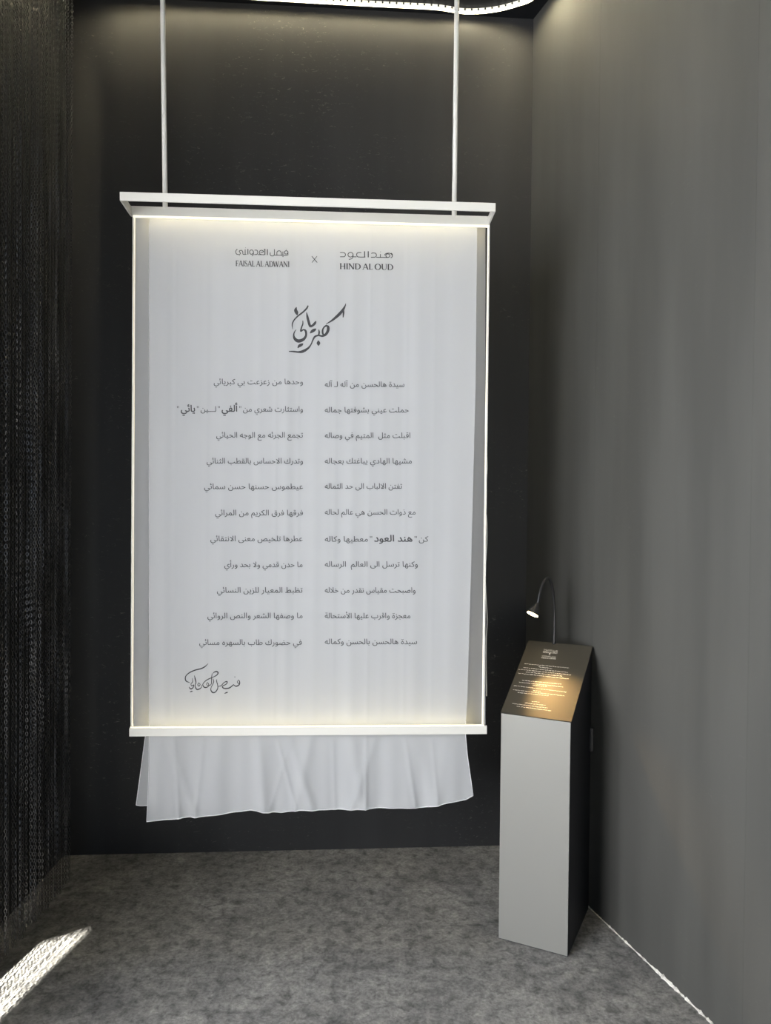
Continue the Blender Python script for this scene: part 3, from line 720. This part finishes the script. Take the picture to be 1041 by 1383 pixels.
flat('small_lettering', remap(roman('FAISAL AL ADWANI', 318, 391, 351.8, 359.3), (318, 351.8, 391, 359.3), (pz(529, 276), pz(673, 288), pz(526, 290))), on_lectern, M_PRINT, plate)
# paragraphs too small to read: short broken marks along each line
lines = [(358, 344, 803, 388), (498, 376, 636, 394), (348, 383, 792, 432), (298, 400, 826, 458), (372, 428, 735, 470), (292, 440, 802, 498),
         (335, 512, 728, 550), (303, 530, 745, 578), (440, 560, 590, 576), (250, 564, 790, 632), (445, 612, 520, 622), (243, 606, 760, 668), (290, 634, 600, 668),
         (432, 724, 508, 732), (362, 738, 570, 764), (235, 744, 590, 790), (280, 772, 625, 818)]
for (x0, y0, x1, y1) in lines:
    st = []; x = x0
    while x < x1:
        wd_ = random.uniform(10, 34)
        if x + wd_ > x1: wd_ = x1 - x
        n = max(2, int(wd_ / 6)); seg_ = []
        for i in range(n + 1):
            xx = x + wd_ * i / n; yy = y0 + (y1 - y0) * (xx - x0) / (x1 - x0) + random.uniform(-2.2, 2.2)
            seg_.append((xx, yy, random.uniform(2.5, 5.5)))
        if wd_ > 4: st.append(seg_)
        x += wd_ + random.uniform(4, 8)
    flat('fine_print_line', ribbon(st, 7.436, 660, 850, 1.0, 2), on_lectern, M_PRINT, plate)

# ------------------------------------------------------------------ gooseneck lamp
base = Mi @ (o0 + sx * (wl * .52) + sy * (SL - .012) + sn * .005)
foot = on_plane(747.5, 868, Ab, ly)                                  # plane of the lectern's back edge
lamp = empty('gooseneck_lamp', (foot.x, foot.y, foot.z), 0)
tag(lamp, 'black gooseneck reading lamp, switched on, bent over the sloped lectern top', 'lamp')
hd = on_plane(722.5, 829, Mi @ (o0 + sx * (wl * .3) + sy * (SL * .62)), ly)
def bl(px, py, t):                                                   # depth interpolated between foot and head planes
    p0 = foot + (hd - foot) * t; return on_plane(px, py, p0, ly) - foot
pts = [bl(748, 869, 0), bl(748.5, 850, 0), bl(748.5, 830, .02), bl(747.5, 808, .1), bl(745, 791, .28), bl(741.5, 782, .45), bl(738, 781, .6), bl(733, 788, .78), bl(729, 800, .9), bl(727, 811, .96), bl(726, 816, .98)]
tube('arm', [Vector(p) for p in catmull([tuple(p) for p in pts], 6)], .0054, M_BLACK, lamp, 10)
mesh_base = tube('mount', [bl(748, 870, 0), bl(748, 866.5, 0)], .009, M_BLACK, lamp, 14)
tip = bl(726, 815, .98); hc = bl(722.3, 829.5, 1.0)
ax = (hc - tip).normalized()
tgt = Mi @ (o0 + sx * (wl * .88) + sy * (SL * .16)) - foot
ax = (-lx * .30 - ly * .42 - Vector((0, 0, .86))).normalized()
hp = [tip - ax * .004, tip + ax * .006, tip + ax * .016, tip + ax * .034, tip + ax * .044, tip + ax * .046]
tube('lamp_head', hp, .01, M_BLACK, lamp, 24, rads=[.005, .0085, .014, .0225, .0245, .0245])
lens = tube('lens', [tip + ax * .0462, tip + ax * .0485], .022, M_LAMP, lamp, 24)
sl_ = bpy.data.lights.new('lamp_light', 'SPOT'); sl_.energy = 26; sl_.color = (1, .62, .22); sl_.spot_size = R(54); sl_.spot_blend = 1.0; sl_.shadow_soft_size = .015
slo = link(bpy.data.objects.new('lamp_light', sl_)); lp = foot + tip + ax * .052; slo.location = lp
slo.rotation_euler = (foot + tgt - lp).to_track_quat('-Z', 'Y').to_euler()
print('chips', cnt, 'strands', k)
